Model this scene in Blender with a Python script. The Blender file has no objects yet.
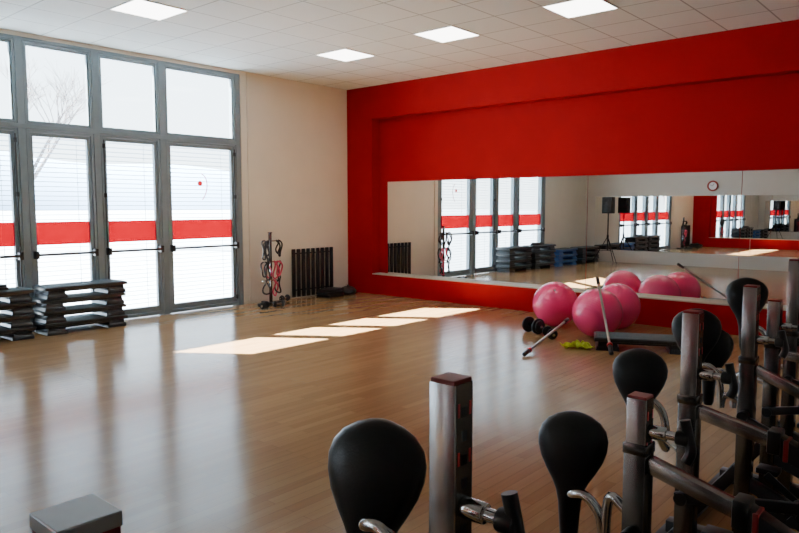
import bpy, bmesh, math, random
from mathutils import Vector, Matrix, Euler
random.seed(4)
scene=bpy.context.scene
COL=scene.collection
V=Vector
# ---------------------------------------------------------------- materials
def mat(name,col,rough=0.5,metal=0.0,spec=0.5,emit=None,estr=0,coat=0,noise=0.0,nscale=8,bump=0.0,bscale=60):
    m=bpy.data.materials.new(name); m.use_nodes=True
    nt=m.node_tree; b=nt.nodes['Principled BSDF']
    b.inputs['Base Color'].default_value=(*col,1)
    b.inputs['Roughness'].default_value=rough
    b.inputs['Metallic'].default_value=metal
    b.inputs['Specular IOR Level'].default_value=spec
    b.inputs['Coat Weight'].default_value=coat
    if emit:
        b.inputs['Emission Color'].default_value=(*emit,1); b.inputs['Emission Strength'].default_value=estr
    tc=nt.nodes.new('ShaderNodeTexCoord')
    if noise>0:
        n=nt.nodes.new('ShaderNodeTexNoise'); n.inputs['Scale'].default_value=nscale; n.inputs['Detail'].default_value=4
        r=nt.nodes.new('ShaderNodeValToRGB')
        r.color_ramp.elements[0].position=.3; r.color_ramp.elements[1].position=.7
        r.color_ramp.elements[0].color=(*[c*(1-noise) for c in col],1)
        r.color_ramp.elements[1].color=(*[min(1,c*(1+noise)) for c in col],1)
        nt.links.new(tc.outputs['Object'],n.inputs['Vector']); nt.links.new(n.outputs['Fac'],r.inputs['Fac'])
        nt.links.new(r.outputs['Color'],b.inputs['Base Color'])
    if bump>0:
        n=nt.nodes.new('ShaderNodeTexNoise'); n.inputs['Scale'].default_value=bscale
        bp=nt.nodes.new('ShaderNodeBump'); bp.inputs['Strength'].default_value=bump; bp.inputs['Distance'].default_value=.01
        nt.links.new(tc.outputs['Object'],n.inputs['Vector']); nt.links.new(n.outputs['Fac'],bp.inputs['Height'])
        nt.links.new(bp.outputs['Normal'],b.inputs['Normal'])
    return m
M_cream=mat('cream_paint',(.74,.70,.61),.75,noise=.03,nscale=2,bump=.05,bscale=120)
M_white=mat('white_paint',(.58,.55,.49),.7,noise=.03,nscale=2)
M_red=mat('red_paint',(.31,.0004,.003),.75,spec=.12,noise=.05,nscale=3,bump=.05,bscale=120)
M_ledge=mat('ledge_cream',(.50,.42,.32),.5,noise=.05)
M_alu=mat('grey_aluminium',(.20,.25,.28),.45,metal=.2,noise=.05)
M_chrome=mat('chrome',(.60,.60,.60),.12,metal=1.0)
M_post=mat('post_chrome',(.36,.355,.35),.24,metal=1.0)
M_cap=mat('cap_metal',(.34,.34,.34),.45,metal=.6,noise=.04,nscale=40)
M_steel=mat('brushed_steel',(.45,.44,.43),.28,metal=1.0,noise=.08,nscale=30)
M_dsteel=mat('dark_steel',(.13,.127,.125),.24,metal=1.0)
M_black=mat('black_plastic',(.010,.010,.012),.38,spec=.4,noise=.1,nscale=20)
M_stepb=mat('step_black_plastic',(.014,.015,.017),.3,spec=.5,noise=.1,nscale=20)
M_matte=mat('black_rubber',(.012,.012,.014),.6,noise=.1,nscale=20,bump=.1)
M_vinyl=mat('black_vinyl',(.005,.005,.006),.42,spec=.3,noise=.1,nscale=20,bump=.06,bscale=200)
M_frame=mat('dark_frame_paint',(.016,.016,.018),.3,metal=.3,spec=.4,noise=.05)
M_teal=mat('dark_teal_rubber',(.085,.115,.125),.6,noise=.15,nscale=30,bump=.2)
M_blue=mat('blue_plastic',(.02,.10,.32),.45,noise=.1)
M_redp=mat('red_plastic',(.50,.006,.010),.35,noise=.05)
M_pinkp=mat('pink_rubber',(.60,.05,.12),.45,noise=.05)
M_dred=mat('dark_red_plastic',(.22,.004,.006),.4,noise=.05)
M_yel=mat('yellow_green_cloth',(.62,.70,.03),.7,noise=.15,nscale=20)
M_whitep=mat('white_plastic',(.8,.8,.8),.4,noise=.02)
M_slat=mat('grey_slat_paint',(.28,.34,.41),.5,noise=.02)
M_brown=mat('brown_rim',(.30,.03,.015),.4,noise=.05)
M_hole=mat('hole_black',(.004,.004,.004),.9,noise=.05)
M_bark=mat('bark',(.17,.15,.15),.9,noise=.1)
M_mirror=mat('mirror_silver',(.93,.93,.92),.0,metal=1.0)
M_conc=mat('pale_concrete',(.38,.43,.49),.9,noise=.06,nscale=.5)
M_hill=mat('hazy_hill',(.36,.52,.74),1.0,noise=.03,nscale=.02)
M_lamp=mat('lit_diffuser',(.9,.9,.9),.5,emit=(1,.98,.94),estr=9)

def glass_mat():
    m=bpy.data.materials.new('pane_glass'); m.use_nodes=True; nt=m.node_tree
    nt.nodes.remove(nt.nodes['Principled BSDF']); o=nt.nodes['Material Output']
    t=nt.nodes.new('ShaderNodeBsdfTransparent'); t.inputs[0].default_value=(.92,.97,.98,1)
    g=nt.nodes.new('ShaderNodeBsdfGlossy'); g.inputs['Roughness'].default_value=.02
    f=nt.nodes.new('ShaderNodeLayerWeight')
    p=nt.nodes.new('ShaderNodeMath'); p.operation='POWER'; p.inputs[1].default_value=4
    f.inputs['Blend'].default_value=.5
    q=nt.nodes.new('ShaderNodeMath'); q.operation='MULTIPLY_ADD'; q.inputs[1].default_value=.8; q.inputs[2].default_value=.05
    x=nt.nodes.new('ShaderNodeMixShader')
    nt.links.new(f.outputs['Facing'],p.inputs[0]); nt.links.new(p.outputs[0],q.inputs[0])
    nt.links.new(q.outputs[0],x.inputs[0]); nt.links.new(t.outputs[0],x.inputs[1]); nt.links.new(g.outputs[0],x.inputs[2])
    nt.links.new(x.outputs[0],o.inputs[0]); return m
M_glass=glass_mat()
def film_mat():
    m=bpy.data.materials.new('red_film'); m.use_nodes=True; nt=m.node_tree
    nt.nodes.remove(nt.nodes['Principled BSDF']); o=nt.nodes['Material Output']
    t=nt.nodes.new('ShaderNodeBsdfTranslucent'); t.inputs[0].default_value=(.19,.0003,.003,1)
    g=nt.nodes.new('ShaderNodeBsdfTransparent'); g.inputs[0].default_value=(.13,.0003,.002,1)
    x=nt.nodes.new('ShaderNodeMixShader'); x.inputs[0].default_value=.15
    nt.links.new(t.outputs[0],x.inputs[1]); nt.links.new(g.outputs[0],x.inputs[2])
    nt.links.new(x.outputs[0],o.inputs[0]); return m
M_film=film_mat()
def floor_mat():
    m=bpy.data.materials.new('laminate_floor'); m.use_nodes=True; nt=m.node_tree; b=nt.nodes['Principled BSDF']
    tc=nt.nodes.new('ShaderNodeTexCoord'); mp=nt.nodes.new('ShaderNodeMapping'); mp.inputs['Rotation'].default_value=(0,0,math.radians(90))
    br=nt.nodes.new('ShaderNodeTexBrick'); br.offset=.37; br.inputs['Scale'].default_value=1
    br.inputs['Brick Width'].default_value=.9; br.inputs['Row Height'].default_value=.075
    br.inputs['Mortar Size'].default_value=.001; br.inputs['Mortar Smooth'].default_value=.2; br.inputs['Bias'].default_value=0
    br.inputs['Color1'].default_value=(.36,.212,.098,1); br.inputs['Color2'].default_value=(.30,.17,.076,1); br.inputs['Mortar'].default_value=(.15,.085,.04,1)
    nt.links.new(tc.outputs['Object'],mp.inputs[0]); nt.links.new(mp.outputs[0],br.inputs['Vector'])
    mp2=nt.nodes.new('ShaderNodeMapping'); mp2.inputs['Scale'].default_value=(30,1.2,1)
    n=nt.nodes.new('ShaderNodeTexNoise'); n.inputs['Scale'].default_value=1.5; n.inputs['Detail'].default_value=6
    nt.links.new(tc.outputs['Object'],mp2.inputs[0]); nt.links.new(mp2.outputs[0],n.inputs['Vector'])
    r=nt.nodes.new('ShaderNodeValToRGB'); r.color_ramp.elements[0].color=(.82,.80,.78,1); r.color_ramp.elements[1].color=(1.1,1.1,1.1,1)
    nt.links.new(n.outputs['Fac'],r.inputs[0])
    x=nt.nodes.new('ShaderNodeMix'); x.data_type='RGBA'; x.blend_type='MULTIPLY'; x.inputs[0].default_value=1
    nt.links.new(br.outputs['Color'],x.inputs[6]); nt.links.new(r.outputs[0],x.inputs[7]); nt.links.new(x.outputs[2],b.inputs['Base Color'])
    b.inputs['Roughness'].default_value=.18; b.inputs['Specular IOR Level'].default_value=.24
    return m
M_floor=floor_mat()
def ceil_mat():
    m=bpy.data.materials.new('ceiling_tiles'); m.use_nodes=True; nt=m.node_tree; b=nt.nodes['Principled BSDF']
    tc=nt.nodes.new('ShaderNodeTexCoord')
    br=nt.nodes.new('ShaderNodeTexBrick'); br.offset=0; br.inputs['Scale'].default_value=1
    br.inputs['Brick Width'].default_value=.6; br.inputs['Row Height'].default_value=.6
    br.inputs['Mortar Size'].default_value=.010; br.inputs['Mortar Smooth'].default_value=.1
    br.inputs['Color1'].default_value=(.70,.73,.72,1); br.inputs['Color2'].default_value=(.66,.69,.68,1); br.inputs['Mortar'].default_value=(.34,.36,.35,1)
    nt.links.new(tc.outputs['Object'],br.inputs['Vector']); nt.links.new(br.outputs['Color'],b.inputs['Base Color'])
    b.inputs['Roughness'].default_value=.9; return m
M_ceil=ceil_mat()
def ball_mat():
    m=mat('pink_vinyl',(.92,.05,.21),.25,coat=.5); nt=m.node_tree; b=nt.nodes['Principled BSDF']
    tc=nt.nodes.new('ShaderNodeTexCoord'); w=nt.nodes.new('ShaderNodeTexWave'); w.wave_type='BANDS'; w.bands_direction='Z'
    w.inputs['Scale'].default_value=14
    bp=nt.nodes.new('ShaderNodeBump'); bp.inputs['Strength'].default_value=.35; bp.inputs['Distance'].default_value=.004
    nt.links.new(tc.outputs['Object'],w.inputs['Vector']); nt.links.new(w.outputs['Fac'],bp.inputs['Height']); nt.links.new(bp.outputs[0],b.inputs['Normal'])
    return m
M_ball=ball_mat()
# ---------------------------------------------------------------- mesh helpers
def box(bm,c,s,rot=None,bev=0,seg=2):
    g=bmesh.ops.create_cube(bm,size=1)
    vs=g['verts']
    mtx=Matrix.Translation(V(c))@(rot.to_4x4() if rot else Matrix.Identity(4))@Matrix.Diagonal((*s,1))
    bmesh.ops.transform(bm,matrix=mtx,verts=vs)
    if bev>0:
        es=list({e for v in vs for e in v.link_edges})
        bmesh.ops.bevel(bm,geom=es,offset=bev,segments=seg,affect='EDGES',profile=.5)
def box2(bm,lo,hi,bev=0):
    lo=V(lo);hi=V(hi); box(bm,(lo+hi)/2,(hi-lo),bev=bev)
def frame_for(d):
    return V(d).normalized().to_track_quat('Z','Y').to_matrix()
def cyl(bm,p0,p1,r,r2=None,seg=20,bev=0):
    p0=V(p0);p1=V(p1);d=p1-p0
    g=bmesh.ops.create_cone(bm,cap_ends=True,segments=seg,radius1=r,radius2=r if r2 is None else r2,depth=d.length)
    bmesh.ops.transform(bm,matrix=Matrix.Translation((p0+p1)/2)@frame_for(d).to_4x4(),verts=g['verts'])
    if bev>0:
        es=[e for e in {e for v in g['verts'] for e in v.link_edges} if any(len(f.verts)>4 for f in e.link_faces)]
        bmesh.ops.bevel(bm,geom=es,offset=bev,segments=2,affect='EDGES',profile=.5)
def beam(bm,p0,p1,w,h,bev=.003):
    p0=V(p0);p1=V(p1);d=(p1-p0)
    x=d.normalized(); y=V((0,0,1)).cross(x)
    if y.length<1e-4: y=V((0,1,0))
    y.normalize(); z=x.cross(y)
    R=Matrix((x,y,z)).transposed()
    box(bm,(p0+p1)/2,(d.length,w,h),rot=R,bev=bev)
def smoothpath(pts,n=6):
    P=[V(p) for p in pts]; P=[2*P[0]-P[1]]+P+[2*P[-1]-P[-2]]; out=[]
    for i in range(1,len(P)-2):
        for k in range(n):
            t=k/n;a,b,c,d=P[i-1],P[i],P[i+1],P[i+2]
            out.append(.5*((2*b)+(c-a)*t+(2*a-5*b+4*c-d)*t*t+(3*b-a-3*c+d)*t**3))
    out.append(P[-2]); return out
def tube(bm,pts,r,seg=12,smooth=True,closed=False,n=6):
    P=smoothpath(pts,n) if smooth else [V(p) for p in pts]
    rings=[];u=None
    for i,p in enumerate(P):
        if closed: t=(P[(i+1)%len(P)]-P[i-1]).normalized()
        else: t=(P[min(i+1,len(P)-1)]-P[max(i-1,0)]).normalized()
        if u is None:
            u=t.orthogonal().normalized()
        u=(u-t*u.dot(t)).normalized(); w=t.cross(u)
        rings.append([bm.verts.new(p+(u*math.cos(2*math.pi*k/seg)+w*math.sin(2*math.pi*k/seg))*r) for k in range(seg)])
    m=len(rings)
    for i in range(m if closed else m-1):
        a=rings[i];b=rings[(i+1)%m]
        for k in range(seg): bm.faces.new((a[k],a[(k+1)%seg],b[(k+1)%seg],b[k]))
    if not closed:
        bm.faces.new(rings[0][::-1]); bm.faces.new(rings[-1])
def sphere(bm,c,s,u=24,v=14):
    g=bmesh.ops.create_uvsphere(bm,u_segments=u,v_segments=v,radius=1)
    if isinstance(s,(int,float)): s=(s,s,s)
    bmesh.ops.transform(bm,matrix=Matrix.Translation(V(c))@Matrix.Diagonal((*s,1)),verts=g['verts'])
def mk(name,build,m,parent=None,loc=(0,0,0),rot=None,smooth=True,label=None,cat=None,kind=None,group=None,ang=35):
    bm=bmesh.new(); build(bm)
    bmesh.ops.recalc_face_normals(bm,faces=bm.faces)
    me=bpy.data.meshes.new(name); bm.to_mesh(me); bm.free()
    if smooth:
        for p in me.polygons: p.use_smooth=True
        try: me.set_sharp_from_angle(angle=math.radians(ang))
        except Exception: pass
    me.materials.append(m)
    o=bpy.data.objects.new(name,me); COL.objects.link(o)
    o.location=loc
    if rot: o.rotation_euler=rot
    if parent: o.parent=parent
    if label: o['label']=label
    if cat: o['category']=cat
    if kind: o['kind']=kind
    if group: o['group']=group
    return o
def empty(name,label,cat,loc=(0,0,0),rot=None,group=None,kind=None):
    o=bpy.data.objects.new(name,None); o.empty_display_size=.1; COL.objects.link(o); o.location=loc
    if rot: o.rotation_euler=rot
    o['label']=label; o['category']=cat
    if group: o['group']=group
    if kind: o['kind']=kind
    return o
def dup(root,loc,rot=None,label=None):
    def rec(o,par):
        c=o.copy(); COL.objects.link(c)
        if par: c.parent=par
        for ch in o.children: rec(ch,c)
        return c
    c=rec(root,None); c.location=loc
    if rot is not None: c.rotation_euler=rot
    if label: c['label']=label
    return c
def copies(o,locs):
    for l in locs:
        c=o.copy(); COL.objects.link(c); c.location=l
# ---------------------------------------------------------------- room shell
H=3.74; YB=-9.5; XR=12.0
YE=[-2.43,-3.75,-4.72,-5.67,-7.05]  # window post centres
mk('floor',lambda b:box2(b,(-.25,YB-.2,-.15),(XR+.2,.45,0)),M_floor,smooth=False,kind='structure',label='glossy tan wood laminate studio floor')
mk('ceiling',lambda b:box2(b,(-.25,YB-.2,H),(XR+.2,.45,H+.15)),M_ceil,smooth=False,kind='structure',label='suspended ceiling of square off-white tiles')
def wwest(b):
    box2(b,(-.25,YE[0]+.05,0),(0,.45,H)); box2(b,(-.25,YB-.2,0),(0,YE[4]-.05,H)); box2(b,(-.25,YE[4]-.05,3.69),(0,YE[0]+.05,H))
mk('wall_west',wwest,M_cream,smooth=False,kind='structure',label='cream painted wall with glazed doors')
def wnorth(b):
    box2(b,(0,0,0),(.632,.2,H)); box2(b,(.632,0,3.17),(XR,.2,H)); box2(b,(.632,0,0),(XR,.2,.36)); box2(b,(0,.2,0),(XR,.45,H))
mk('wall_north',wnorth,M_red,smooth=False,kind='structure',label='bright red wall with recessed mirror niche')
mk('wall_south',lambda b:box2(b,(0,YB-.2,0),(XR,YB,H)),M_white,smooth=False,kind='structure',label='off-white painted wall')
mk('wall_east',lambda b:box2(b,(XR,YB-.2,0),(XR+.2,.45,H)),M_white,smooth=False,kind='structure',label='off-white painted wall')
mk('trim_1',lambda b:box2(b,(.632,-.006,.362),(XR,.2,.378),bev=.002),M_ledge,smooth=False,kind='structure',label='cream ledge along the mirror niche')
mk('baseboard_west',lambda b:box2(b,(0,-2.3,0),(.012,0,.07),bev=.002),M_cream,smooth=False,kind='structure',label='low cream skirting board')
mk('trim_2',lambda b:cyl(b,(.012,-2.26,0),(.012,-2.26,H),.012),M_cream,kind='structure',label='thin cable conduit down the wall')
# mirrors
xs=[.843,2.79,4.73,6.79,8.85,10.9]
for i in range(5):
    mk('wall_mirror',lambda b:box2(b,(xs[i]+.003,.188,.38),(xs[i+1]-.003,.199,2.04)),M_mirror,smooth=False,label='large frameless mirror panel in the red wall niche',cat='mirror',group='mirror panels on the red wall')
xb=[.3,2.4,4.5,6.6,8.7]
for i in range(4):
    mk('wall_mirror',lambda b:box2(b,(xb[i]+.003,YB,.35),(xb[i+1]-.003,YB+.01,1.88)),M_mirror,smooth=False,label='large frameless mirror panel on the off-white wall',cat='mirror',group='mirror panels on the white wall')
# window posts, transom
k=3
for y in YE:
    mk('trim_%d'%k,lambda b:box2(b,(-.18,y-.045,0),(-.005,y+.045,3.69),bev=.004),M_alu,smooth=False,kind='structure',label='grey aluminium mullion'); k+=1
mk('trim_%d'%k,lambda b:box2(b,(-.11,YE[4]+.045,2.57),(.0,YE[0]-.045,2.63),bev=.004),M_alu,smooth=False,kind='structure',label='grey aluminium transom'); k+=1
mk('trim_%d'%k,lambda b:box2(b,(-.11,YE[4]+.045,3.65),(-.008,YE[0]-.045,3.69),bev=.004),M_alu,smooth=False,kind='structure',label='grey aluminium head rail'); k+=1
for i in range(4):
    a=YE[i+1]+.045; c=YE[i]-.045
    def ring(b,y0,y1,z0,z1,w,wb,x0,x1):
        box2(b,(x0,y0,z0),(x1,y0+w,z1),bev=.003); box2(b,(x0,y1-w,z0),(x1,y1,z1),bev=.003)
        box2(b,(x0,y0+w,z1-w),(x1,y1-w,z1),bev=.003); box2(b,(x0,y0+w,z0),(x1,y1-w,z0+wb),bev=.003)
    w=mk('window_%d'%(i+1),lambda b:(ring(b,a+.003,c-.003,2.633,3.647,.028,.022,-.085,-.012),ring(b,a+.033,c-.033,2.657,3.617,.022,.018,-.075,-.03)),M_alu,smooth=False,kind='structure',label='grey aluminium clerestory window')
    def quad(b,x,y0,y1,z0,z1):
        b.faces.new([b.verts.new(p) for p in((x,y0,z0),(x,y1,z0),(x,y1,z1),(x,y0,z1))])
    mk('glass',lambda b:quad(b,-.06,a+.05,c-.05,2.67,3.6),M_glass,parent=w,smooth=False)
    d=mk('door_%d'%(i+1),lambda b:(ring(b,a+.006,c-.006,.012,2.565,.032,.05,-.095,-.012),ring(b,a+.042,c-.042,.066,2.529,.045,.075,-.085,-.03)),M_alu,smooth=False,kind='structure',label='grey aluminium glazed door leaf with red stripe')
    mk('glass',lambda b:quad(b,-.06,a+.08,c-.08,.13,2.49),M_glass,parent=d,smooth=False)
    mk('stripe_film',lambda b:quad(b,-.057,a+.086,c-.086,1.10,1.40),M_film,parent=d,smooth=False,label='red adhesive stripe across the glass')
    def pbar(b):
        box(b,(.05,(a+c)/2,.98),(.03,c-a-.1,.034),bev=.008)
        for yy in (a+.05,c-.05):
            box2(b,(-.03,yy-.024,.93),(.066,yy+.024,1.03),bev=.006)
    mk('push_bar',pbar,M_black,parent=d,label='black panic push bar')
    ry=(c-.04) if i in(0,3) else (a+.04 if i==1 else None)
    if ry is not None:
        def rod(b):
            cyl(b,(0.0,ry,.1),(0.0,ry,2.5),.007)
            for z in (.15,1.75,2.42): box2(b,(-.02,ry-.015,z-.03),(.012,ry+.015,z+.03),bev=.004)
        mk('lock_rod',rod,M_black,parent=d,label='black vertical locking rod')
    def sl(b):
        z=.06
        while z<2.56:
            box(b,(-.215,(a+c)/2,z),(.06,c-a+.07,.006),rot=Euler((0,math.radians(-3),0)).to_matrix()); z+=.062
        for yy in (a+.15,c-.15): box2(b,(-.217,yy-.003,.03),(-.213,yy+.003,2.6))
        box2(b,(-.24,a-.035,2.575),(-.19,c+.035,2.6))
    mk('window_blind',sl,M_slat,smooth=False,label='pale horizontal slatted blind outside the door glass',cat='blind',group='blinds outside the glazed doors')
# door sticker
def stk(b):
    g=bmesh.ops.create_circle(b,cap_ends=True,segments=20,radius=.042)
    bmesh.ops.transform(b,matrix=Matrix.Translation((-.0555,-3.12,1.95))@Matrix.Rotation(math.pi/2,4,'Y'),verts=g['verts'])
d1=bpy.data.objects['door_1']
mk('sticker',stk,M_film,parent=d1,smooth=False,label='small red round sticker')
mk('sticker',lambda b:tube(b,[(-.056,-3.09,2.10),(-.056,-3.02,2.04),(-.056,-2.995,1.92),(-.056,-3.02,1.8),(-.056,-3.08,1.7)],.007,seg=6),M_pinkp,parent=d1,label='thin pink curved line sticker')
# ceiling lights (the lit ones)
def lampframe(b):
    for s in(-1,1):
        box(b,(s*.295,0,-.004),(.01,.6,.01)); box(b,(0,s*.295,-.004),(.58,.01,.01))
first=None
for xx,yy in((2.1,-2.1),(3.9,-2.1),(5.7,-2.1),(2.1,-5.1),(3.9,-5.1)):
    if first is None:
        first=empty('ceiling_light','lit square recessed ceiling light panel','ceiling light',(xx,yy,H),group='ceiling light panels')
        mk('light_frame',lampframe,M_whitep,parent=first,smooth=False)
        mk('diffuser',lambda b:box(b,(0,0,-.003),(.578,.578,.006)),M_lamp,parent=first,smooth=False)
    else: dup(first,(xx,yy,H))
# clock
ck=empty('wall_clock','round wall clock with brown rim and white face','clock',(3.55,YB,2.13))
mk('rim',lambda b:tube(b,[(.12*math.cos(t*math.pi/16),.02,.12*math.sin(t*math.pi/16)) for t in range(32)],.022,smooth=False,closed=True),M_brown,parent=ck)
mk('face',lambda b:cyl(b,(0,0,0),(0,.018,0),.12,seg=32),M_whitep,parent=ck)
mk('hand',lambda b:beam(b,(0,.024,0),(.03,.024,.06),.004,.008,0),M_black,parent=ck,smooth=False)
mk('hand',lambda b:beam(b,(0,.024,0),(-.08,.024,.03),.004,.006,0),M_black,parent=ck,smooth=False)
# ---------------------------------------------------------------- aerobic steps
def make_step(name,label,mp,mt,loc,group):
    r=empty(name,label,'aerobic step',loc,group=group)
    mk('platform',lambda b:(box(b,(0,0,.122),(.40,1.06,.042),bev=.008),box(b,(0,0,.09),(.34,.9,.03),bev=.006)),mp,parent=r)
    mk('top_mat',lambda b:[box(b,(0,0,.1455),(.37,1.02,.008),bev=.003)]+[box(b,(x,0,.1505),(.012,.96,.003)) for x in(-.14,-.09,-.04,.01,.06,.11)],mt,parent=r)
    def leg(b):
        v=[]
        for z,hx,hy in((0,.19,.125),(.045,.187,.12),(.05,.178,.108),(.104,.172,.10)):
            v.append([b.verts.new((sx*hx,sy*hy,z)) for sx,sy in((-1,-1),(1,-1),(1,1),(-1,1))])
        for i in range(3):
            for q in range(4): b.faces.new((v[i][q],v[i][(q+1)%4],v[i+1][(q+1)%4],v[i+1][q]))
        b.faces.new(v[0][::-1]); b.faces.new(v[-1])
        bmesh.ops.bevel(b,geom=list(b.edges),offset=.002,segments=1,affect='EDGES')
    a=mk('leg',leg,mp,parent=r,loc=(0,.385,0)); c=a.copy(); COL.objects.link(c); c.location=(0,-.385,0)
    return r
s0=make_step('aerobic_step','black aerobic step with dark teal top in stack beside glazed doors',M_stepb,M_teal,(.25,-5.14,0),'black aerobic steps stacked by the doors')
PZ=.152
def stack(src,x,y,n,z0=0,lab=None):
    for i in range(n):
        dup(src,(x+random.uniform(-.006,.006),y+random.uniform(-.015,.015),z0+i*PZ),(0,0,random.uniform(-.01,.01)),lab)
stack(s0,.25,-5.14,3,PZ)
stack(s0,.27,-6.32,4,0)
stack(s0,.36,-8.75,3)
s1=make_step('aerobic_step','blue aerobic step in low stack against cream wall',M_blue,M_teal,(.3,-7.5,0),'blue aerobic steps')
stack(s1,.3,-7.5,2,PZ)
s2=dup(s0,(6.30,-1.60,0),(0,0,math.radians(-64)),'black aerobic step lying alone beside pink gym balls')
mk('folded_towel',lambda b:(box(b,(0,0,.02),(.24,.3,.035),bev=.012),box(b,(.01,.01,.05),(.2,.26,.025),bev=.01)),M_frame,loc=(.28,-6.2,.61),label='dark folded towel on top of black step stack',cat='towel')
# ---------------------------------------------------------------- slatted unit
rad=empty('radiator','black upright slatted radiator against cream wall','radiator',(.0,-.95,0))
c0=mk('column',lambda b:box(b,(0,0,.44),(.022,.074,.84),bev=.006),M_black,parent=rad,loc=(.05,-.42,0),label='black vertical column')
copies(c0,[(.05,-.42+i*.112,0) for i in range(1,9)])
mk('rail',lambda b:box(b,(.028,0.02,.14),(.025,.9,.02),bev=.004),M_frame,parent=rad)
mk('rail',lambda b:box(b,(.028,0.02,.78),(.025,.9,.02),bev=.004),M_frame,parent=rad)
def bag(b):
    sphere(b,(0,0,.06),(.15,.25,.075),28,16)
    for v in b.verts:
        v.co.x+=.02*math.sin(v.co.y*22); v.co.z=max(0,v.co.z+.012*math.sin(v.co.y*31+v.co.x*20))
bg=mk('sports_bag',bag,M_matte,loc=(.30,-.30,0),rot=(0,0,.9),label='black soft sports bag on floor in the corner',cat='bag')
mk('handle',lambda b:tube(b,[(-.03,-.13,.11),(-.02,-.08,.15),(0,0,.165),(.02,.08,.15),(.03,.13,.11)],.009),M_matte,parent=bg)
for j,(xx,yy,zz,rr) in enumerate([(.34,-.78,0,.15),(.35,-.80,.05,.05),(.34,-.77,.10,.3)]):
    mk('folded_mat',lambda b:(box(b,(0,0,.024),(.30,.42,.046),bev=.014),box(b,(.146,0,.024),(.012,.40,.05),bev=.004)),M_matte,loc=(xx,yy,zz),rot=(0,0,rr),label='black folded exercise mat in a low pile on floor',cat='exercise mat',group='folded mats in the corner')
# ---------------------------------------------------------------- band rack
rk=empty('equipment_rack','slim upright rack densely hung with bands','rack',(.36,-2.12,0))
mk('pole',lambda b:(box(b,(0,0,.6),(.04,.04,1.14),bev=.004),box(b,(0,0,1.175),(.055,.055,.02),bev=.006)),M_dsteel,parent=rk)
mk('base',lambda b:(box(b,(0,0,.025),(.44,.06,.045),bev=.006),box(b,(0,0,.025),(.06,.50,.045),bev=.006)),M_frame,parent=rk)
def peg(b):
    cyl(b,(-.01,-.16,0),(-.01,.16,0),.009)
    for s in(-1,1): tube(b,[(-.01,s*.14,0),(.02,s*.155,0),(.06,s*.155,.012)],.008,seg=8)
pg=mk('peg',peg,M_chrome,parent=rk,loc=(0,0,1.04)); copies(pg,[(0,0,.70),(0,0,.40)])
def hang(L,wd,t,ph):
    def f(b):
        P=[]
        for q in range(26):
            u=2*math.pi*q/26
            yy=wd*math.sin(u)*(.55+.45*(1-math.cos(u))/2)+.02*math.sin(2*u+ph)
            P.append((.018*math.sin(3*u+ph),yy,-L/2*(1-math.cos(u))))
        tube(b,P,t,closed=True,smooth=False,seg=8)
    return f
SP=[(.035,-.15,1.05,.30,.07,0),(.055,-.11,1.05,.24,.06,0),(.03,-.07,1.05,.34,.05,0),(.035,.13,1.05,.22,.05,0),(.05,.16,1.05,.26,.03,0),
    (.035,-.15,.71,.24,.07,0),(.055,-.10,.71,.30,.06,0),(.03,-.06,.71,.26,.05,1),(.035,.08,.71,.28,.05,1),(.055,.13,.71,.24,.06,1),(.02,.16,.71,.30,.04,0),
    (.035,.13,.41,.22,.05,0),(.05,-.12,.41,.22,.06,0),(.03,.07,.41,.26,.05,1)]
for i,(px,py,pz,L,wd,pk) in enumerate(SP):
    mk('exercise_band',hang(L,wd,.013,i*1.3),M_pinkp if pk else M_black,loc=(.36+px,-2.12+py,pz),rot=(0,0,random.uniform(-.6,.6)),label=('pink' if pk else 'black')+' looped exercise tube hanging on the rack peg',cat='exercise band',group='exercise bands on the rack')
def make_db(loc,rot,lab,r=.06,L=.11,grp='dumbbells'):
    e=empty('dumbbell',lab,'dumbbell',loc,rot,group=grp)
    mk('handle',lambda b:cyl(b,(0,-L*1.08,r),(0,L*1.08,r),.018),M_chrome,parent=e)
    def pl(b,s):
        cyl(b,(0,s*L*.55,r),(0,s*L*.72,r),r,bev=.006,seg=28); cyl(b,(0,s*L*.74,r),(0,s*L*.93,r),r*.75,bev=.005,seg=28)
    for s in(-1,1):
        mk('weight_plate',lambda b:pl(b,s),M_black,parent=e)
    return e
db=make_db((.62,-2.45,0),(0,0,.5),'black and chrome dumbbell on floor at the rack base',r=.055)
dup(db,(.66,-2.2,0),(0,0,-.2)); dup(db,(.2,-1.70,0),(0,0,.2))
# ---------------------------------------------------------------- gym balls
def mkball(loc,rot,lab,r=.3):
    o=mk('gym_ball',lambda b:sphere(b,(0,0,0),r,48,28),M_ball,loc=loc,rot=rot,label=lab,cat='gym ball',group='pink gym balls',ang=180)
    mk('valve_plug',lambda b:cyl(b,(0,0,r-.003),(0,0,r+.003),.012),M_whitep,parent=o)
    return o
b1=mkball((4.83,-.9,.3),(.7,.4,0),'pink inflatable gym ball on floor by the mirror')
b2=mkball((5.59,-1.26,.3),(-.9,1.0,.5),'pink inflatable gym ball with a bar leaning on it')
b3=mkball((5.53,-.56,.3),(.3,-1.0,.5),'pink inflatable gym ball behind another ball at the mirror')
make_db((4.86,-1.52,0),(0,0,1.2),'dark weight with round plates beside pink gym ball',r=.10,L=.15,grp='weights by the balls')
make_db((5.18,-1.68,0),(0,0,.8),'small dark dumbbell beside pink gym balls',r=.065,L=.15,grp='weights by the balls')
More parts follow.
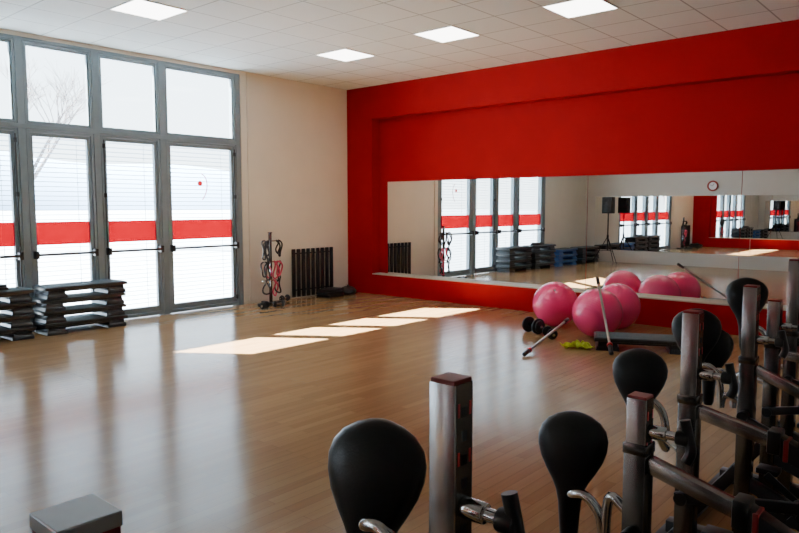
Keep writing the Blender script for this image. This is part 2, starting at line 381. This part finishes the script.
def mkbar(p0,p1,lab):
    p0=V(p0);p1=V(p1); d=(p1-p0).normalized()
    e=empty('weight_bar',lab,'exercise bar',p0,group='bars leaning on the balls')
    q=p1-p0
    mk('shaft',lambda b:cyl(b,d*.1,q-d*.08,.014),M_steel,parent=e)
    mk('grip',lambda b:cyl(b,d*.02,d*.14,.024,bev=.004),M_frame,parent=e)
    mk('grip',lambda b:cyl(b,q-d*.12,q,.022,bev=.004),M_frame,parent=e)
    mk('collar',lambda b:cyl(b,d*.15,d*.175,.03,bev=.003),M_redp,parent=e)
mkbar((6.2,-2.2,.02),(5.56,-1.21,.72),'silver steel bar leaning across pink gym ball')
mkbar((5.49,-2.82,.02),(5.34,-1.53,.23),'silver steel bar with black grip propped low on ball')
def cloth(b):
    n=22
    for i in range(n+1):
        for j in range(n+1):
            x=(i/n-.5);y=(j/n-.5)
            b.verts.new((x*.3*(1+.2*math.sin(9*y)),y*.22*(1+.3*math.sin(7*x)),.018+.05*abs(math.sin(11*x+5*y))*abs(math.cos(8*y-3*x))+.006*math.sin(30*x)))
    b.verts.ensure_lookup_table()
    for i in range(n):
        for j in range(n):
            b.faces.new([b.verts[k] for k in(i*(n+1)+j,(i+1)*(n+1)+j,(i+1)*(n+1)+j+1,i*(n+1)+j+1)])
    bmesh.ops.solidify(b,geom=list(b.faces),thickness=.006)
mk('cloth',cloth,M_yel,loc=(5.70,-2.02,0),rot=(0,0,.8),label='crumpled yellow-green cloth on floor beside gym balls',cat='cloth')
# ---------------------------------------------------------------- speaker
sp=empty('speaker','black loudspeaker on a tripod stand near white wall','speaker',(.95,-8.95,0))
mk('cabinet',lambda b:box(b,(0,0,1.63),(.28,.26,.46),bev=.015),M_matte,parent=sp)
mk('grille',lambda b:cyl(b,(0,.13,1.55),(0,.142,1.55),.1,seg=32,bev=.004),M_frame,parent=sp)
mk('grille',lambda b:cyl(b,(0,.13,1.76),(0,.142,1.76),.045,seg=24,bev=.003),M_frame,parent=sp)
def tri(b):
    cyl(b,(0,0,.35),(0,0,1.41),.018); cyl(b,(0,0,.72),(0,0,.8),.03)
    for a in(.5,2.6,4.7):
        cyl(b,(0,0,.75),(.42*math.cos(a),.42*math.sin(a),.012),.012,seg=10)
        cyl(b,(0,0,.36),(.23*math.cos(a),.23*math.sin(a),.35),.008,seg=8)
mk('stand',tri,M_black,parent=sp)
# ---------------------------------------------------------------- exercise bikes
def loft(b,prof,seg=24,off=lambda z:0):
    R=[]
    for z,w,t in prof:
        ring=[]
        for q in range(seg):
            a=2*math.pi*q/seg; ca,sa=math.cos(a),math.sin(a)
            ring.append(b.verts.new((w*math.copysign(abs(ca)**.9,ca),off(z)+t*math.copysign(abs(sa)**.9,sa),z)))
        R.append(ring)
    for i in range(len(R)-1):
        for q in range(seg): b.faces.new((R[i][q],R[i][(q+1)%seg],R[i+1][(q+1)%seg],R[i+1][q]))
    b.faces.new(R[0][::-1]); b.faces.new(R[-1])
PAD=[(0,.020,.022),(.02,.026,.03),(.08,.030,.036),(.13,.034,.04),(.165,.042,.043),(.195,.056,.047),(.225,.075,.050),(.26,.094,.053),(.295,.105,.054),(.325,.107,.052),(.352,.099,.046),(.375,.080,.037),(.391,.052,.025),(.399,.028,.014),(.402,.010,.007)]
def make_bike(x,y,ztop,pz,pdx=-.24,pdy=.05,lab='',pin=1.03,toff=.2,tilt=0,cap=None,arm=(.66,.56),grp='exercise bikes in a row'):
    e=empty('exercise_bike',lab,'exercise bike',(x,y,0),group=grp)
    def fr(b):
        beam(b,(-.32,0,.1),(.85,0,.1),.06,.06); beam(b,(-.28,0,.1),(-.02,0,.45),.05,.05)
        beam(b,(.85,0,.1),(.72,0,.62+tilt),.05,.06); beam(b,(0,0,.4),(.6,0,.16),.045,.05)
    mk('frame',fr,M_frame,parent=e)
    def stb(b):
        box(b,(0,0,.045),(.07,.33,.06),bev=.01)
        for yy in(-.145,.145): box(b,(0,yy,.022),(.08,.04,.044),bev=.008)
    st=mk('stabilizer',stb,M_black,parent=e,loc=(-.32,0,0)); copies(st,[(.85,0,0)])
    mk('sleeve',lambda b:(box(b,(0,0,.5),(.062,.062,.86),bev=.003),box(b,(0,0,.94),(.067,.067,.03),bev=.003)),M_dsteel,parent=e,label='dark steel square sleeve')
    po=mk('seat_post',lambda b:(box(b,(0,0,(ztop+.7)/2),(.055,.055,ztop-.7),bev=.002,seg=2)),M_post,parent=e,label='chrome square adjustment post with holes')
    mk('face_plate',lambda b:box(b,(.0278,0,(ztop+.96)/2),(.002,.044,ztop-.96)),M_dsteel,parent=po,smooth=False,label='dark strip down one post face')
    h=mk('hole',lambda b:box(b,(.0006,0,0),(.0012,.015,.018)),M_hole,parent=po,smooth=False,loc=(.0286,0,ztop-.05))
    z=ztop-.05-.042; L=[]
    while z>.99: L.append((.0286,0,z)); z-=.042
    copies(h,L)
    if cap:
        mk('end_cap',lambda b:(box(b,(0,0,ztop+.003),(.064,.064,.016),bev=.0015)),M_cap,parent=po,label='grey metal end cap',smooth=False)
        mk('cap_band',lambda b:(box(b,(0,0,ztop-.024),(.061,.061,.038),bev=.001)),M_dred,parent=po,label='red band under the cap',smooth=False)
    else:
        mk('end_cap',lambda b:(box(b,(0,0,ztop+.002),(.052,.052,.010),bev=.002)),M_dred,parent=po,label='dark red end cap',smooth=False)
    sm=mk('scale_mark',lambda b:box(b,(0,0,0),(.001,.005,.024)),M_redp,parent=po,smooth=False,label='small red mark',loc=(.0292,-.0165,ztop-.045)); copies(sm,[(.0292,.0165,ztop-.045),(.0292,-.0165,ztop-.13),(.0292,.0165,ztop-.13)])
    mk('adjust_pin',lambda b:(cyl(b,(.03,0,pin),(.075,0,pin),.019,bev=.003),cyl(b,(.074,0,pin),(.105,0,pin),.012)),M_chrome,parent=e)
    def kn(b):
        cyl(b,(.1,0,pin),(.135,0,pin),.021,bev=.005); tube(b,[(.12,0,pin+.05),(.13,0,pin+.01),(.14,-.005,pin-.03),(.13,-.01,pin-.06)],.014)
    mk('knob',kn,M_black,parent=e,label='black lever knob')
    z1=.815+tilt; z2=.60+tilt*1.5
    mk('slide_bar',lambda b:beam(b,(.03,0,.90),(.30,0,z1+.01),.038,.042,.003),M_post,parent=e,label='chrome sliding bar')
    def bs(b):
        beam(b,(.27,0,z1+.018),(.74,0,z2),.054,.060,.005)
        box(b,(.27,0,z1+.02),(.04,.066,.076),bev=.006)
    mk('beam',bs,M_frame,parent=e)
    mk('collar',lambda b:box(b,(.305,0,z1),(.015,.060,.070),bev=.003),M_dred,parent=e,label='dark red collar')
    mk('clamp_lever',lambda b:(cyl(b,(.40,-.05,z1-.03),(.40,.05,z1-.03),.013),tube(b,[(.40,-.055,z1-.03),(.42,-.07,z1-.01),(.46,-.075,z1+.03)],.008)),M_chrome,parent=e)
    a0,a1=arm
    mk('arm',lambda b:(beam(b,(-.02,-.055,a0),(.42,-.055,a1),.022,.036,.003),cyl(b,(0,-.07,a0),(0,.05,a0),.022)),M_frame,parent=e,label='black swinging arm')
    mk('foam_roller',lambda b:(cyl(b,(.40,-.13,a1+.03),(.40,.02,a1+.03),.034,bev=.01),cyl(b,(.40,-.15,a1+.03),(.40,.04,a1+.03),.012)),M_vinyl,parent=e,label='black padded roller')
    mk('flywheel',lambda b:(cyl(b,(.58,-.03,.33),(.58,.03,.33),.20,seg=48,bev=.008),cyl(b,(.58,-.05,.33),(.58,.05,.33),.05,seg=24)),M_dsteel,parent=e)
    mk('crank',lambda b:(cyl(b,(.2,-.085,.32),(.2,.085,.32),.02),beam(b,(.2,-.085,.32),(.33,-.085,.22),.014,.03),beam(b,(.2,.085,.32),(.07,.085,.42),.014,.03)),M_frame,parent=e)
    mk('pedal',lambda b:box(b,(.33,-.13,.215),(.09,.08,.025),bev=.005),M_frame,parent=e)
    mk('pedal',lambda b:box(b,(.07,.13,.425),(.09,.08,.025),bev=.005),M_frame,parent=e)
    zz=pz-toff; q=pdy-.055
    mk('support_tube',lambda b:tube(b,[(pdx+.01,pdy-.0,zz-.035),(pdx+.03,q,zz-.012),(pdx+.075,q-.01,zz),(pdx+.115,q-.01,zz-.03),(pdx+.132,q-.005,zz-.09),(pdx+.135,q,min(zz-.18,.82)),(pdx+.15,q*.4,.765),(-.03,0,.75)],.0145,seg=14),M_chrome,parent=e,label='bent chrome tube')
    mk('saddle',lambda b:loft(b,PAD,off=lambda z:-.03+.1*(z-.2)**2*4),M_vinyl,parent=e,loc=(pdx,pdy,pz-.402),rot=(math.radians(-6),0,math.radians(12)),label='black padded teardrop saddle tilted upright',ang=60)
    return e
BL='exercise bike with chrome post and upright black saddle'
make_bike(8.56,-8.85,1.288,1.04,lab=BL+', metal capped post',cap=1)
make_bike(8.53,-8.19,1.298,1.18,pdx=-.195,pdy=.01,lab=BL+', high saddle',pin=1.08,toff=.165)
make_bike(8.52,-7.31,1.08,.97,pdx=-.235,pdy=.07,lab=BL+', lowered post',pin=.99,toff=.215,arm=(.70,.56))
make_bike(8.463,-6.72,1.238,1.03,pdx=-.283,pdy=.26,lab=BL,toff=.18,tilt=.015,arm=(.60,.68))
make_bike(8.45,-5.93,1.256,1.13,lab=BL,tilt=-.04,toff=.24,arm=(.70,.52))
make_bike(8.45,-5.5,1.15,.98,lab=BL+', lowered post',pdx=-.3,tilt=.04,arm=(.62,.72))
make_bike(8.45,-5.1,1.32,1.21,lab=BL+', high saddle',tilt=-.02,toff=.26,arm=(.7,.6))
# ---------------------------------------------------------------- outside
mk('ground',lambda b:box2(b,(-284,-300,-.25),(-.25,300,-.16)),M_conc,smooth=False,label='pale sunlit paving outside the doors',cat='ground',kind='stuff')
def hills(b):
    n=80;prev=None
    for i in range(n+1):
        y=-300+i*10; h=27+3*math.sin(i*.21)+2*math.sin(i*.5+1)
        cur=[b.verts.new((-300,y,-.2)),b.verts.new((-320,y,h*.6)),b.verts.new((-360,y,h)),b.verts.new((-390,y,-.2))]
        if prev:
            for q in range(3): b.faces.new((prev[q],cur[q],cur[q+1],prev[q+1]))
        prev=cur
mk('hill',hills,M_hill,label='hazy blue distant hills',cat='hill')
def tree(b):
    def br(p,d,L,r,lv):
        q=p+d*L; cyl(b,p,q,r,r*.65,seg=6)
        if lv==0: return
        for i in range(3 if lv>1 else 4):
            a=random.uniform(0,6.28); t=V((math.cos(a),math.sin(a),random.uniform(-.1,.7)))
            br(p+d*L*random.uniform(.6,1),(d*.9+t*.65).normalized(),L*random.uniform(.6,.78),r*.52,lv-1)
    br(V((0,0,0)),V((0,0,1)),3.4,.16,5)
mk('tree',tree,M_bark,loc=(-20,1.9,-.16),label='bare leafless tree outside the windows',cat='tree')
# ---------------------------------------------------------------- light
w=bpy.data.worlds.new('sky'); scene.world=w; w.use_nodes=True; nt=w.node_tree
bgn=nt.nodes['Background']; tc=nt.nodes.new('ShaderNodeTexCoord'); sx=nt.nodes.new('ShaderNodeSeparateXYZ'); rp=nt.nodes.new('ShaderNodeValToRGB')
rp.color_ramp.elements[0].position=.0; rp.color_ramp.elements[0].color=(.86,.95,1,1)
rp.color_ramp.elements[1].position=.7; rp.color_ramp.elements[1].color=(.55,.76,1,1)
nt.links.new(tc.outputs['Generated'],sx.inputs[0]); nt.links.new(sx.outputs['Z'],rp.inputs[0]); nt.links.new(rp.outputs[0],bgn.inputs[0])
bgn.inputs[1].default_value=7.0
sun=bpy.data.lights.new('sun','SUN'); sun.energy=190; sun.angle=.009; sun.color=(1,.97,.91)
so=bpy.data.objects.new('sun',sun); COL.objects.link(so); so.location=(-10,-8,12)
so.rotation_euler=V((1,.71,-1.075)).to_track_quat('-Z','Y').to_euler()
pl=bpy.data.lights.new('window_portal','AREA'); pl.shape='RECTANGLE'; pl.size=3.8; pl.size_y=4.9
try: pl.cycles.is_portal=True
except Exception: pass
po=bpy.data.objects.new('window_portal',pl); COL.objects.link(po); po.location=(-.26,-4.74,1.85); po.rotation_euler=(0,math.radians(-90),0)
# ---------------------------------------------------------------- camera
cam=bpy.data.cameras.new('camera'); cam.lens=31.0; cam.sensor_width=36; cam.clip_start=.05; cam.clip_end=1000
co=bpy.data.objects.new('camera',cam); COL.objects.link(co); co.location=(9.233,-9.136,1.6)
co.rotation_euler=(math.radians(85),0,math.radians(41)); scene.camera=co
